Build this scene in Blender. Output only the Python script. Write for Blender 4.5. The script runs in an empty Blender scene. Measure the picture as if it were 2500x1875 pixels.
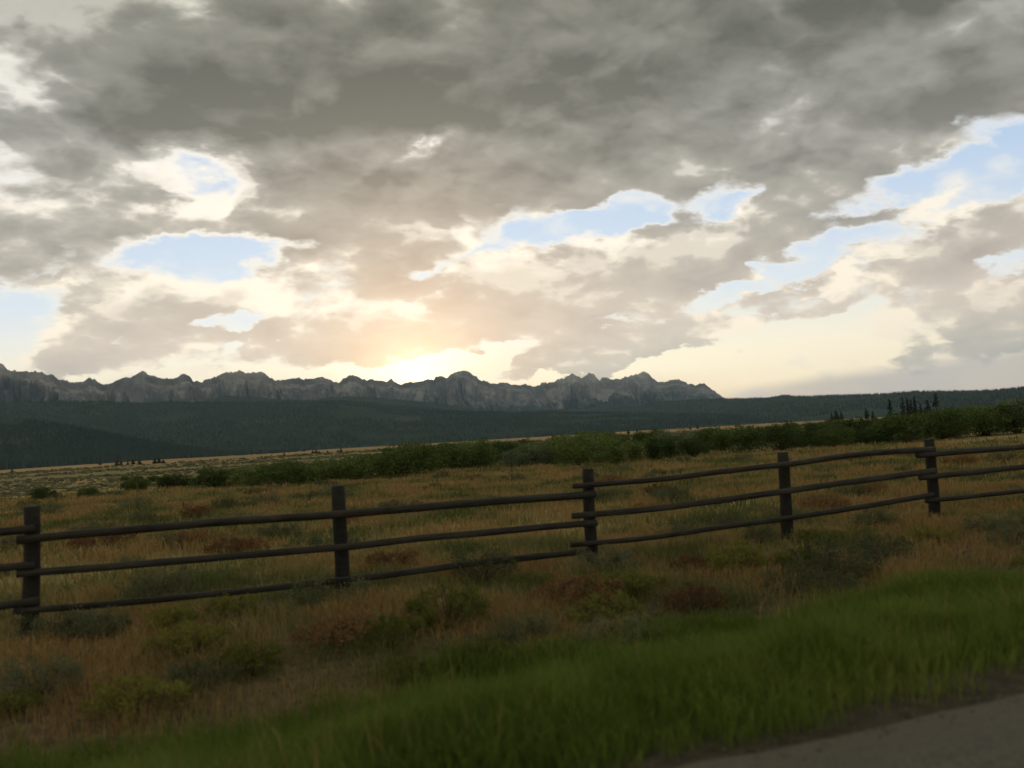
import bpy, math, random
import numpy as np
from mathutils import Matrix, Vector

rng = np.random.default_rng(7)
random.seed(7)
scene = bpy.context.scene
COL = scene.collection
R = math.radians

# ------------------------------------------------------------------ camera
CAM_Z = 1.95                     # eye height over the field by the fence
PITCH, ROLL = R(2.95), R(-3.4)   # the car leans a little, so the horizon climbs to the right
FPX, PW, PH = 2290.0, 2500.0, 1875.0
cam_data = bpy.data.cameras.new('camera')
cam = bpy.data.objects.new('camera', cam_data)
COL.objects.link(cam)
cam_data.sensor_width = 36.0
cam_data.lens = FPX / PW * 36.0
cam_data.clip_start = 0.05
cam_data.clip_end = 120000.0
CAM_ROT = (Matrix.Rotation(R(90) + PITCH, 3, 'X') @ Matrix.Rotation(ROLL, 3, 'Z'))
cam.matrix_world = Matrix.Translation((0, 0, CAM_Z)) @ CAM_ROT.to_4x4()
scene.camera = cam
cam_data.dof.use_dof = True
cam_data.dof.focus_distance = 60.0
cam_data.dof.aperture_fstop = cam_data.lens / 1000.0 / 0.024
ROT_NP = np.array(CAM_ROT)


def sight(px, py):
    """unit direction of a point measured on the 2500 x 1875 photograph"""
    d = ROT_NP @ np.array([(px - PW / 2) / FPX, -(py - PH / 2) / FPX, -1.0])
    return d / np.linalg.norm(d)


def azel(px, py):
    d = sight(px, py)
    return math.degrees(math.atan2(d[0], d[1])), math.degrees(math.asin(d[2]))


# ------------------------------------------------------------------ sky
SUN_AZ, SUN_EL = azel(1010, 948)
world = bpy.data.worlds.new('World')
scene.world = world
world.use_nodes = True
NT = world.node_tree
NT.nodes.clear()


class G:
    """small helper that writes shader nodes as expressions"""
    def __init__(self, tree):
        self.t = tree

    def node(self, kind, **kw):
        n = self.t.nodes.new(kind)
        for k, v in kw.items():
            setattr(n, k, v)
        return n

    def put(self, sock, v):
        if isinstance(v, bpy.types.NodeSocket):
            self.t.links.new(v, sock)
        elif v is not None:
            if isinstance(v, (tuple, list)) and len(v) == 3 and sock.type == 'RGBA':
                v = (*v, 1.0)
            sock.default_value = v

    def m(self, op, a, b=None, c=None, clamp=False):
        n = self.node('ShaderNodeMath', operation=op, use_clamp=clamp)
        for s, v in zip(n.inputs, (a, b, c)):
            if v is not None:
                self.put(s, v)
        return n.outputs[0]

    def v(self, op, a, b=None, scale=None):
        n = self.node('ShaderNodeVectorMath', operation=op)
        self.put(n.inputs[0], a)
        if b is not None:
            self.put(n.inputs[1], b)
        if scale is not None:
            self.put(n.inputs['Scale'], scale)
        return n.outputs['Value'] if op in ('DOT_PRODUCT', 'LENGTH', 'DISTANCE') else n.outputs[0]

    def xyz(self, x=0.0, y=0.0, z=0.0):
        n = self.node('ShaderNodeCombineXYZ')
        for s, v in zip(n.inputs, (x, y, z)):
            self.put(s, v)
        return n.outputs[0]

    def sep(self, v):
        n = self.node('ShaderNodeSeparateXYZ')
        self.put(n.inputs[0], v)
        return n.outputs

    def step(self, x, a, b, lo=0.0, hi=1.0, kind='SMOOTHSTEP'):
        n = self.node('ShaderNodeMapRange', interpolation_type=kind)
        for s, v in zip(n.inputs, (x, a, b, lo, hi)):
            self.put(s, v)
        return n.outputs[0]

    def mix(self, f, a, b, blend='MIX'):
        n = self.node('ShaderNodeMix', data_type='RGBA', blend_type=blend)
        self.put(n.inputs[0], f)
        self.put(n.inputs[6], a)
        self.put(n.inputs[7], b)
        return n.outputs[2]

    def noise(self, vec, scale, detail=4.0, rough=0.5, dist=0.0, lac=2.0, color=False):
        n = self.node('ShaderNodeTexNoise', noise_dimensions='3D')
        if vec is not None:
            self.put(n.inputs['Vector'], vec)
        n.inputs['Scale'].default_value = scale
        n.inputs['Detail'].default_value = detail
        n.inputs['Roughness'].default_value = rough
        n.inputs['Lacunarity'].default_value = lac
        n.inputs['Distortion'].default_value = dist
        return n.outputs['Color' if color else 'Fac']

    def ramp(self, f, stops, mode='LINEAR'):
        n = self.node('ShaderNodeValToRGB')
        n.color_ramp.interpolation = mode
        e = n.color_ramp.elements
        while len(e) < len(stops):
            e.new(0.5)
        for i, (p, c) in enumerate(stops):
            e[i].position = p
            e[i].color = (*c, 1.0) if len(c) == 3 else c
        self.put(n.inputs[0], f)
        return n.outputs[0]


S = 2500 / 2212.0
# cloud masses and gaps, measured on the photograph: centre, half axes, tilt, weight
MASSES = [
    (560, 150, 1100, 265, 2, 1.0), (1600, 80, 1000, 300, 6, .95), (2030, 225, 520, 130, 8, .66),
    (90, 480, 460, 160, 6, .66), (690, 465, 460, 115, 2, .60), (1180, 360, 640, 150, 14, .60),
    (980, 630, 680, 150, 6, .70), (1330, 590, 460, 130, 10, .52), (1740, 485, 470, 92, 14, .74),
    (1830, 610, 540, 92, 17, .70), (2150, 690, 440, 100, 10, .84), (2150, 610, 300, 60, 20, .5), (2160, 480, 260, 80, 22, .62),
    (320, 660, 420, 84, 15, .90), (180, 612, 150, 50, 12, .56), (1270, 764, 330, 56, 10, 1.2),
    (740, 740, 420, 70, 0, .46), (70, 775, 150, 50, 20, .72), (195, 777, 100, 40, 15, .76),
    (305, 777, 80, 36, 0, .76), (1450, 500, 150, 80, 20, .42), (430, 735, 180, 42, 6, .52),
    (640, 785, 230, 44, 0, .5),
    # gaps
    (428, 385, 120, 80, 0, -.22), (928, 334, 95, 30, 32, -.62), (400, 572, 300, 56, 14, -.60),
    (1255, 482, 220, 58, 20, -.72), (2100, 362, 370, 46, 8, -.76), (650, 340, 240, 60, 5, .30), (110, 260, 200, 60, 0, .3), (1720, 395, 200, 50, 25, .40), (1840, 200, 340, 140, 30, .48), (60, 650, 150, 52, 12, -.52),
    (60, 728, 240, 36, 6, -.36), (1700, 750, 560, 70, 10, -.7), (985, 784, 260, 52, 8, -1.0),
    (485, 690, 110, 44, 10, -.66), (1770, 556, 180, 30, 22, -.50), (2180, 575, 130, 30, 22, -.36),
    (1570, 635, 150, 38, 25, -.5), (2110, 432, 150, 32, 20, -.45), (950, 565, 160, 26, 10, -.34),
    (1620, 420, 120, 30, 25, -.35),
]
# where the layer is deep (dark, flat undersides) or shallow (pale) on the photograph
DEPTHS = [
    (560, 220, 1000, 200, 0, 1.0), (1500, 90, 950, 260, 4, .6), (1980, 275, 480, 90, 9, .50), (90, 520, 360, 70, 4, .42),
    (600, 505, 330, 50, 0, .32), (1450, 220, 420, 110, 20, .22), (1760, 510, 320, 44, 14, .30),
    (1850, 635, 380, 40, 17, .22), (1000, 690, 520, 50, 3, .16), (2100, 20, 500, 150, 0, .25),
    (60, 50, 380, 200, 14, -1.35), (520, 400, 420, 70, 4, -.12), (950, 60, 420, 60, 10, .0),
    (1720, 215, 420, 50, 30, -.28), (1850, 145, 160, 60, 20, -.12), (428, 385, 130, 88, 0, -1.6), (925, 335, 110, 26, 30, -.5), (1000, 590, 520, 60, 6, -.08),
    (700, 420, 320, 50, 0, .05), (1420, 300, 330, 44, 25, -.15), (1400, 215, 50, 26, 30, -.35),
]


def build_sky():
    g = G(NT)
    D = g.v('NORMALIZE', g.node('ShaderNodeTexCoord').outputs['Generated'])
    x, y, z = g.sep(D)
    az = g.m('MULTIPLY', g.m('ARCTAN2', x, y), 180 / math.pi)
    el = g.m('MULTIPLY', g.m('ARCSINE', z), 180 / math.pi)

    # the cloud layer seen in perspective: flat overhead, crowded towards the horizon
    def layer(d):
        dx, dy, dz = g.sep(d)
        inv = g.m('DIVIDE', 1.0, g.m('ADD', g.m('MAXIMUM', dz, 0.0), 0.46))
        qx, qy = g.m('MULTIPLY', dx, inv), g.m('MULTIPLY', dy, inv)
        ca, sa = math.cos(R(20)), math.sin(R(20))
        u = g.m('ADD', g.m('MULTIPLY', qx, ca), g.m('MULTIPLY', qy, sa))
        w = g.m('SUBTRACT', g.m('MULTIPLY', qy, ca * 1.1), g.m('MULTIPLY', qx, sa * 1.1))
        return g.xyz(u, w, g.m('MULTIPLY', dz, 1.3))

    def puffs(q):
        """cauliflower heads: round bumps with creases between"""
        n = g.node('ShaderNodeTexVoronoi', feature='F1')
        g.put(n.inputs['Vector'], q)
        n.inputs['Scale'].default_value = 6.0
        n.inputs['Detail'].default_value = 3.0
        n.inputs['Roughness'].default_value = 0.55
        return g.m('SUBTRACT', 0.47, n.outputs['Distance'])

    p = layer(D)
    pu = layer(g.v('ADD', D, (SUNV[0] * .008, SUNV[1] * .008, 0.030)))
    n1 = g.noise(p, 2.4, 9.0, 0.53)
    n1u = g.noise(pu, 2.4, 7.0, 0.53)
    n2 = g.noise(g.v('ADD', p, (3.1, 8.2, 1.7)), 1.8, 3.0, 0.5)
    warp = g.noise(p, 5.6, 5.0, 0.6, color=True)
    wx, wy, wz = g.sep(warp)
    pw = g.v('ADD', p, g.v('SCALE', g.v('SUBTRACT', warp, (.5, .5, .5)), scale=.11))
    pwu = g.v('ADD', pu, g.v('SCALE', g.v('SUBTRACT', warp, (.5, .5, .5)), scale=.11))
    v1, v1u = puffs(pw), puffs(pwu)
    P = g.xyz(g.m('MULTIPLY_ADD', g.m('SUBTRACT', wx, 0.5), 7.5, az),
              g.m('MULTIPLY_ADD', g.m('SUBTRACT', wy, 0.5), 5.0, el), 0.0)
    P_up = g.v('ADD', P, (0.0, 1.7, 0.0))

    def field(spots, at):
        total = None
        for s in spots:
            total = spot(total, at, *s)
        return total

    def spot(total, at, cx, cy, rx, ry, rot, wt):
        a, e = azel(cx * S, cy * S)
        k = math.degrees(1 / FPX) * S
        mp = g.node('ShaderNodeMapping', vector_type='TEXTURE')
        g.put(mp.inputs['Vector'], at)
        mp.inputs['Location'].default_value = (a, e, 0)
        mp.inputs['Rotation'].default_value = (0, 0, R(rot - 3.4))
        mp.inputs['Scale'].default_value = (rx * k, ry * k, 1)
        gr = g.node('ShaderNodeTexGradient', gradient_type='SPHERICAL')
        g.put(gr.inputs[0], mp.outputs[0])
        f = g.m('MULTIPLY', gr.outputs['Fac'], 1.6, clamp=True)
        return g.m('MULTIPLY', f, wt) if total is None else g.m('MULTIPLY_ADD', f, wt, total)
    sky = g.node('ShaderNodeTexSky')
    sky.sky_type = 'NISHITA'
    sky.sun_disc = False
    sky.sun_elevation = R(SUN_EL)
    sky.sun_rotation = R(SUN_AZ)
    sky.altitude = 2000.0
    sky.air_density = 1.0
    sky.dust_density = 0.8
    sky.ozone_density = 1.5
    clear = g.v('SCALE', sky.outputs[0], scale=SKY_GAIN)
    cs = g.v('DOT_PRODUCT', D, tuple(SUNV))
    ang = g.m('MULTIPLY', g.m('ARCCOSINE', g.m('MINIMUM', cs, 0.999999)), 180 / math.pi)
    near = g.m('EXPONENT', g.m('MULTIPLY', g.m('POWER', g.m('DIVIDE', ang, 7.6), 1.5), -1.0))
    mid = g.m('EXPONENT', g.m('MULTIPLY', g.m('POWER', g.m('DIVIDE', ang, 17.0), 1.6), -1.0))
    glow = g.m('EXPONENT', g.m('MULTIPLY', g.m('POWER', g.m('DIVIDE', ang, 2.7), 1.4), -1.0))
    e40 = g.m('DIVIDE', el, 40.0)
    body = g.ramp(e40, [
        (0.00, (.40, .37, .36)), (0.085, (.45, .41, .37)), (0.15, (.62, .52, .45)), (0.28, (.31, .285, .255)), (0.45, (.16, .156, .132)),
        (0.62, (.098, .098, .078)), (1.0, (.25, .25, .21))])  # last stop, above the view, is raised to throw more light on the land
    rim = g.ramp(e40, [
        (0.00, (1.05, .88, .66)), (0.2, (1.08, .96, .78)), (0.45, (1.0, .97, .92)), (0.62, (.80, .78, .68)),
        (0.8, (.76, .76, .66)), (1.0, (.86, .86, .78))])
    haze = g.ramp(e40, [
        (0.0, (1.38, 1.06, .70)), (0.11, (1.24, 1.08, .82)), (0.2, (.86, .93, 1.02)), (0.45, (.42, .63, .95)), (1.0, (.30, .46, .75))])
    rim = g.mix(mid, rim, (1.2, 1.04, .84))
    warm = g.mix(g.m('MULTIPLY', near, .85), body, (1.02, .60, .32))
    veil = g.mix(0.84, clear, haze)

    def look(total, depth, above):
        full = above is not None
        F = g.m('ADD', total, g.m('MULTIPLY', g.m('SUBTRACT', n1, 0.5), 1.5))
        relief = g.m('MULTIPLY', g.m('SUBTRACT', n1, n1u), 1.5)
        if full:
            F = g.m('MULTIPLY_ADD', v1, 0.75, F)
            relief = g.m('MULTIPLY_ADD', g.m('SUBTRACT', v1, v1u), 0.8, relief)
            relief = g.m('MULTIPLY_ADD', g.m('SUBTRACT', total, above), 0.28, relief)
        F = g.m('SUBTRACT', F, g.m('ADD', -0.11 if full else 0.08, g.step(el, 1.0, 0.0, 0.0, 0.5)))
        alpha = g.step(F, -0.13, 0.20)
        tone = g.m('MULTIPLY_ADD', g.m('SUBTRACT', n2, 0.5), 0.5, g.m('ADD', g.m('MINIMUM', F, 0.62), depth))
        tone = g.m('SUBTRACT', tone, g.m('MULTIPLY', relief, g.step(el, 13.0, 24.0, 2.2, 1.9)))
        thick = g.m('MULTIPLY_ADD', g.step(tone, -0.32, 0.36), 0.5, g.step(tone, -0.1, 1.75, 0.0, 0.5, 'LINEAR'))
        inner = g.step(g.m('SUBTRACT', F, relief), 0.02, 0.5, 0.0, 0.42)
        thick = g.m('MULTIPLY_ADD', thick, g.m('SUBTRACT', 1.0, inner), inner)
        cloud = g.mix(thick, rim, warm)
        # thin bright cirrus that rags the rims of the gaps
        thin = g.m('MULTIPLY', g.step(F, -0.42, 0.02), g.m('MULTIPLY', g.step(el, 5.0, 14.0, 0.22, 0.95), g.step(az, 6.0, -8.0, 0.62, 1.0)))
        air = g.mix(thin, veil, rim)
        lit = g.mix(alpha, air, cloud)
        if full:   # a far smooth bank lying low over the right-hand hills
            top = g.m('MULTIPLY_ADD', g.m('SUBTRACT', az, 13.5), 0.085, 1.75)
            top = g.m('MULTIPLY_ADD', g.m('SUBTRACT', n2, 0.5), 1.2, top)
            low = g.step(g.m('SUBTRACT', el, top), 0.4, -0.6)
            lit = g.mix(g.m('MULTIPLY', g.m('MULTIPLY', low, g.step(az, 6.0, 20.0)), g.step(az, 40.0, 34.0, 0.0, .75)), lit, (.46, .42, .43))
        lit = g.mix(1.0, lit, g.v('SCALE', (1.0, .76, .44), scale=g.m('MULTIPLY', glow, 1.15)), 'ADD')
        lit = g.mix(g.step(z, -0.06, -0.01), (.08, .08, .06), lit)
        bg = g.node('ShaderNodeBackground')
        g.put(bg.inputs[0], lit)
        bg.inputs[1].default_value = 1.0
        return bg.outputs[0]
    # beyond the measured part the unseen deck is thinned and brightened to light the land
    away = g.m('MAXIMUM', g.step(g.m('ABSOLUTE', az), 31.0, 40.0), g.step(el, 26.0, 32.0))
    away = g.m('MULTIPLY', g.m('MULTIPLY', away, g.step(el, 2.0, 12.0)), 0.26)
    seen = g.m('MULTIPLY', g.m('LESS_THAN', g.m('ABSOLUTE', az), 41.0), g.m('LESS_THAN', g.m('ABSOLUTE', g.m('SUBTRACT', el, 14.5)), 18.5))
    mx = g.node('ShaderNodeMixShader')
    g.put(mx.inputs[0], seen)
    NT.links.new(look(away, 0.0, None), mx.inputs[1])
    NT.links.new(look(g.m('MAXIMUM', field(MASSES, P), away), field(DEPTHS, P), g.m('MAXIMUM', field(MASSES, P_up), away)), mx.inputs[2])
    out = g.node('ShaderNodeOutputWorld')
    NT.links.new(mx.outputs[0], out.inputs[0])


SKY_GAIN = 0.12
SUNV = np.array([math.sin(R(SUN_AZ)) * math.cos(R(SUN_EL)), math.cos(R(SUN_AZ)) * math.cos(R(SUN_EL)), math.sin(R(SUN_EL))])
build_sky()
world.cycles.sampling_method = 'MANUAL'
world.cycles.sample_map_resolution = 1024

# ------------------------------------------------------------------ sun, just under the ridge
sun_data = bpy.data.lights.new('sun', 'SUN')
sun_data.energy = 2.5
sun_data.angle = R(0.53)
sun_data.color = (1.0, .70, .42)
sun = bpy.data.objects.new('sun', sun_data)
COL.objects.link(sun)
sun.location = (0, 0, 60)
sun.rotation_euler = Vector(SUNV).to_track_quat('Z', 'Y').to_euler()

scene.view_settings.view_transform = 'Standard'
scene.view_settings.look = 'None'
scene.view_settings.exposure = 0.0
scene.view_settings.gamma = 1.0
scene.view_settings.use_curve_mapping = False
scene.render.engine = 'CYCLES'
scene.cycles.use_denoising = True
scene.cycles.use_adaptive_sampling = True
scene.cycles.adaptive_threshold = 0.02
scene.cycles.max_bounces = 5
scene.cycles.diffuse_bounces = 2
scene.cycles.glossy_bounces = 2
scene.cycles.transmission_bounces = 3
scene.cycles.transparent_max_bounces = 6
scene.cycles.volume_bounces = 0

# ------------------------------------------------------------------ helpers
def tag(o, label=None, category=None, group=None, kind=None):
    for k, v in (('label', label), ('category', category), ('group', group), ('kind', kind)):
        if v:
            o[k] = v
    return o


def mesh(name, verts, faces, mat=None, smooth=False):
    """verts (n,3); faces (m,3) or (m,4) array, or a list of such arrays"""
    me = bpy.data.meshes.new(name)
    verts = np.asarray(verts, dtype=np.float32)
    blocks = faces if isinstance(faces, list) else [faces]
    blocks = [np.asarray(b, dtype=np.int32) for b in blocks if len(b)]
    loops = np.concatenate([b.ravel() for b in blocks])
    sizes = np.concatenate([np.full(len(b), b.shape[1], dtype=np.int32) for b in blocks])
    me.vertices.add(len(verts))
    me.vertices.foreach_set('co', verts.ravel())
    me.loops.add(len(loops))
    me.loops.foreach_set('vertex_index', loops)
    me.polygons.add(len(sizes))
    me.polygons.foreach_set('loop_start', np.concatenate([[0], np.cumsum(sizes)[:-1]]).astype(np.int32))
    me.polygons.foreach_set('use_smooth', np.full(len(sizes), smooth, dtype=bool))
    me.update(calc_edges=True)
    if mat:
        me.materials.append(mat)
    return me


def obj(name, me, parent=None, loc=None, rot=None, scale=None):
    o = bpy.data.objects.new(name, me)
    COL.objects.link(o)
    if parent is not None:
        o.parent = parent
    if loc is not None:
        o.location = loc
    if rot is not None:
        o.rotation_euler = rot
    if scale is not None:
        o.scale = scale
    return o


def grid_faces(nu, nv, wrap=False):
    i = np.arange(nu if wrap else nu - 1)[:, None]
    j = np.arange(nv - 1)[None, :]
    i2 = (i + 1) % nu
    return np.stack([i * nv + j, i2 * nv + j, i2 * nv + j + 1, i * nv + j + 1], -1).reshape(-1, 4)


# value noise in numpy
_T = rng.random((256, 256))


def vnoise(x, y):
    x, y = np.asarray(x, float), np.asarray(y, float)
    xi, yi = np.floor(x).astype(int), np.floor(y).astype(int)
    fx, fy = x - xi, y - yi
    fx, fy = fx * fx * fx * (fx * (fx * 6 - 15) + 10), fy * fy * fy * (fy * (fy * 6 - 15) + 10)
    t = lambda a, b: _T[a & 255, b & 255]
    return (t(xi, yi) * (1 - fx) + t(xi + 1, yi) * fx) * (1 - fy) + (t(xi, yi + 1) * (1 - fx) + t(xi + 1, yi + 1) * fx) * fy


def fbm(x, y, octv=5, gain=0.5):
    s, a, n = 0.0, 1.0, 0.0
    for k in range(octv):
        s = s + a * vnoise(x * 2.03 ** k + 17.3 * k, y * 2.03 ** k + 5.7 * k)
        n += a
        a *= gain
    return s / n


def ridged(x, y, octv=5, gain=0.5):
    s, a, n = 0.0, 1.0, 0.0
    for k in range(octv):
        v = 1 - np.abs(2 * vnoise(x * 2.1 ** k + 11.1 * k, y * 2.1 ** k + 3.3 * k) - 1)
        s = s + a * v * v
        n += a
        a *= gain
    return s / n


def sstep(x, a, b):
    t = np.clip((np.asarray(x, float) - a) / (b - a), 0, 1)
    return t * t * (3 - 2 * t)


# ------------------------------------------------------------------ materials
def material(name):
    m = bpy.data.materials.new(name)
    m.use_nodes = True
    m.node_tree.nodes.clear()
    g = G(m.node_tree)
    return m, g


def finish(m, g, color, rough=0.9, bump=None, bump_d=0.02, spec=0.15, leaf=0.0):
    p = g.node('ShaderNodeBsdfPrincipled')
    g.put(p.inputs['Base Color'], color)
    g.put(p.inputs['Roughness'], rough)
    p.inputs['Specular IOR Level'].default_value = spec
    if bump is not None:
        b = g.node('ShaderNodeBump')
        b.inputs['Distance'].default_value = bump_d
        b.inputs['Strength'].default_value = 0.8
        g.put(b.inputs['Height'], bump)
        g.t.links.new(b.outputs[0], p.inputs['Normal'])
    out = g.node('ShaderNodeOutputMaterial')
    if leaf:
        tr = g.node('ShaderNodeBsdfTranslucent')
        g.put(tr.inputs[0], color)
        mx = g.node('ShaderNodeMixShader')
        mx.inputs[0].default_value = leaf
        g.t.links.new(p.outputs[0], mx.inputs[1])
        g.t.links.new(tr.outputs[0], mx.inputs[2])
        g.t.links.new(mx.outputs[0], out.inputs[0])
    else:
        g.t.links.new(p.outputs[0], out.inputs[0])
    return m


def position(g):
    return g.node('ShaderNodeNewGeometry').outputs['Position']


def plant_material(name, stops, patch=0.35, patch_scale=0.6, leaf=0.3, rough=0.8):
    """hue varies from blade to blade and, more slowly, from patch to patch"""
    m, g = material(name)
    geo = g.node('ShaderNodeNewGeometry')
    n = g.noise(geo.outputs['Position'], patch_scale, 3.0, 0.6)
    f = g.m('ADD', g.m('MULTIPLY', geo.outputs['Random Per Island'], 1 - patch),
            g.m('MULTIPLY', g.step(n, 0.3, 0.7), patch))
    return finish(m, g, g.ramp(f, stops), rough, leaf=leaf)


def bush_material(name, stops, leaf=0.3):
    m, g = material(name)
    geo = g.node('ShaderNodeNewGeometry')
    info = g.node('ShaderNodeObjectInfo')
    f = g.m('ADD', g.m('MULTIPLY', geo.outputs['Random Per Island'], .42), g.m('MULTIPLY', info.outputs['Random'], .58))
    return finish(m, g, g.ramp(f, stops), 0.75, leaf=leaf)


# ------------------------------------------------------------------ lie of the land
FD = np.array([0.912, 0.411])
FD = FD / np.linalg.norm(FD)           # along fence and road
FN = np.array([-FD[1], FD[0]])         # across, away from the road
FENCE_S = 11.75
ROAD_Z, ROAD_EDGE, ROAD_BACK = 0.62, 3.14, -7.2


def across(x, y):
    return x * FN[0] + y * FN[1]


def gz(x, y):
    x, y = np.asarray(x, float), np.asarray(y, float)
    s = across(x, y)
    a = x * FD[0] + y * FD[1]
    d = np.hypot(x, y)
    bank = ROAD_Z - 0.05 - (ROAD_Z - 0.05 + 0.12) * sstep(s, ROAD_EDGE - .1, 7.0) + 0.12 * sstep(s, 7.5, 10.5)
    back = ROAD_Z - 0.05 - (ROAD_Z + .25) * sstep(-s, -ROAD_BACK, -ROAD_BACK + 4)
    z = np.where(s > 0, bank, back)
    off = sstep(s, ROAD_EDGE + .1, 5.0) + sstep(-s, -ROAD_BACK, -ROAD_BACK + 2)
    z = z + off * (fbm(x * .35, y * .35, 3) - .5) * 0.16 + off * (fbm(x * .06 + 9, y * .06, 3) - .5) * 0.2 * sstep(s, 14, 40)
    z = z - 0.006 * np.maximum(d - 70, 0) * sstep(d, 60, 160)
    z = z + (fbm(x * .004 + 3, y * .004, 4) - .5) * 4.0 * sstep(d, 700, 2200)
    return z


def on_ground(px, py, lift=0.0):
    """where the sight line of a photograph point meets the ground"""
    d = sight(px, py)
    t = 4.0
    while t < 6000:
        if CAM_Z + d[2] * t <= gz(d[0] * t, d[1] * t) + lift:
            break
        t *= 1.004
    return d[0] * t, d[1] * t


# ------------------------------------------------------------------ ground
def ground_material():
    m, g = material('ground_soil')
    P = position(g)
    x, y, z = g.sep(P)
    s = g.m('ADD', g.m('MULTIPLY', x, float(FN[0])), g.m('MULTIPLY', y, float(FN[1])))
    d = g.v('LENGTH', g.xyz(x, y, 0.0))
    n_f = g.noise(P, 9.0, 5.0, .65)
    n_m = g.noise(P, .9, 4.0, .6)
    n_l = g.noise(P, .045, 5.0, .6)
    n_x = g.noise(g.v('MULTIPLY', P, (1.0, 1.0, 0.0)), .0075, 6.0, .62)
    soil = g.ramp(n_f, [(.3, (.04, .03, .016)), (.55, (.095, .068, .033)), (.75, (.15, .105, .048))])
    green = g.ramp(n_f, [(.3, (.022, .04, .008)), (.7, (.07, .10, .018))])
    near = g.mix(g.step(g.m('ADD', s, g.m('MULTIPLY', n_m, 2.0)), 8.2, 6.6), soil, green)
    grit = g.ramp(n_f, [(.3, (.03, .024, .014)), (.6, (.06, .048, .028)), (.8, (.10, .085, .055))])
    near = g.mix(g.step(g.m('ADD', s, n_m), 4.9, 4.2), near, grit)
    field = g.ramp(g.m('ADD', g.m('MULTIPLY', n_m, .5), g.m('MULTIPLY', n_l, .5)), [
        (.35, (.085, .092, .03)), (.48, (.18, .14, .05)), (.6, (.28, .20, .072))])
    near = g.mix(g.step(s, 9.0, 15.0), near, field)
    far = g.ramp(g.m('ADD', g.m('MULTIPLY', n_l, .62), g.m('MULTIPLY', n_m, .38)), [
        (.36, (.07, .07, .026)), (.46, (.13, .112, .045)), (.55, (.20, .15, .058)), (.66, (.28, .19, .072))])
    gold = g.ramp(n_x, [(.35, (.20, .13, .05)), (.6, (.31, .195, .075))])
    c = g.mix(g.step(d, 50.0, 75.0), near, far)
    c = g.mix(g.m('MULTIPLY', g.step(d, 230.0, 520.0), g.step(n_x, .30, .44)), c, gold)
    return finish(m, g, c, .95, bump=g.noise(P, 14.0, 5.0, .7), bump_d=.03, spec=.05)


def build_ground():
    na = 540
    r = np.concatenate([[0.0], np.geomspace(.6, 90, 170), np.geomspace(93, 45000, 130)])
    th = np.linspace(0, 2 * math.pi, na, endpoint=False)
    X = np.sin(th)[:, None] * r[None]
    Y = np.cos(th)[:, None] * r[None]
    Z = gz(X, Y)
    v = np.stack([X, Y, Z], -1).reshape(-1, 3)
    me = mesh('ground', v, grid_faces(na, len(r), True)[:, ::-1], ground_material(), True)
    tag(obj('ground', me), 'dry sagebrush plain running out to the hills', None, None, 'structure')


build_ground()


def road_material():
    m, g = material('chip_seal_asphalt')
    P = position(g)
    v = g.node('ShaderNodeTexVoronoi')
    g.put(v.inputs['Vector'], P)
    v.inputs['Scale'].default_value = 75.0
    n = g.noise(P, 1.2, 5.0, .6)
    chips = g.mix(g.step(g.sep(v.outputs['Color'])[0], .1, .9), (.034, .031, .022), (.095, .085, .055))
    c = g.mix(g.step(n, .35, .7), chips, g.mix(.5, chips, (.06, .056, .042)))
    x, y, z = g.sep(P)
    s = g.m('ADD', g.m('MULTIPLY', x, float(FN[0])), g.m('MULTIPLY', y, float(FN[1])))
    a = g.m('ADD', g.m('MULTIPLY', x, float(FD[0])), g.m('MULTIPLY', y, float(FD[1])))
    worn = g.noise(g.xyz(g.m('MULTIPLY', a, .25), g.m('MULTIPLY', s, 9.0), 0.0), 1.4, 4.0, .6)
    c = g.mix(g.step(worn, .35, .7), c, g.mix(.6, c, (.10, .08, .048)))
    c = g.mix(g.m('MULTIPLY', g.step(s, 2.5, 3.25), g.step(n, .3, .6)), c, (.085, .065, .036))
    return finish(m, g, c, .85, bump=v.outputs['Distance'], bump_d=.012, spec=.25)


def build_road():
    a = np.linspace(-60, 160, 900)
    edge = ROAD_EDGE + (fbm(a * 2.2, a * 0 + 4, 4) - .5) * .16
    s = np.array([ROAD_BACK, -3.0, 0.0, 1.6, 2.6])
    cols = [np.full_like(a, q) for q in s] + [edge - .05, edge, edge + .16]
    zz = [ROAD_Z + .0, ROAD_Z + .02, ROAD_Z + .03, ROAD_Z + .02, ROAD_Z + .012, ROAD_Z, ROAD_Z - .015, ROAD_Z - .18]
    zz[0] = ROAD_Z
    V = [np.stack([a * FD[0] + c * FN[0], a * FD[1] + c * FN[1], np.full_like(a, z)], -1) for c, z in zip(cols, zz)]
    me = mesh('road', np.stack(V, 1).reshape(-1, 3), grid_faces(len(a), len(V)), road_material(), True)
    tag(obj('road', me), 'grey chip seal road edge at the lower right', None, None, 'structure')


build_road()

# ------------------------------------------------------------------ hills and mountains, as terrain in azimuth and distance
K1 = 900 / 2212.0
SKYLINE = [(K1 * a, 840 + K1 * b) for a, b in [
    (0, 115), (25, 125), (50, 155), (120, 160), (165, 158), (175, 165), (245, 165), (265, 178), (325, 190), (345, 210),
    (400, 222), (420, 232), (490, 225), (520, 208), (540, 197), (555, 215), (572, 208), (590, 225), (618, 240), (650, 238),
    (700, 222), (740, 200), (780, 205), (800, 190), (830, 178), (858, 160), (880, 172), (910, 190), (950, 203), (1010, 208),
    (1060, 200), (1085, 185), (1110, 176), (1135, 190), (1160, 220), (1200, 225), (1260, 212), (1310, 190), (1340, 175),
    (1410, 170), (1435, 160), (1470, 172), (1540, 165), (1580, 170), (1610, 190), (1645, 212), (1690, 215), (1740, 205),
    (1785, 198), (1815, 210), (1880, 208), (1935, 197), (1970, 212)]]
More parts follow.
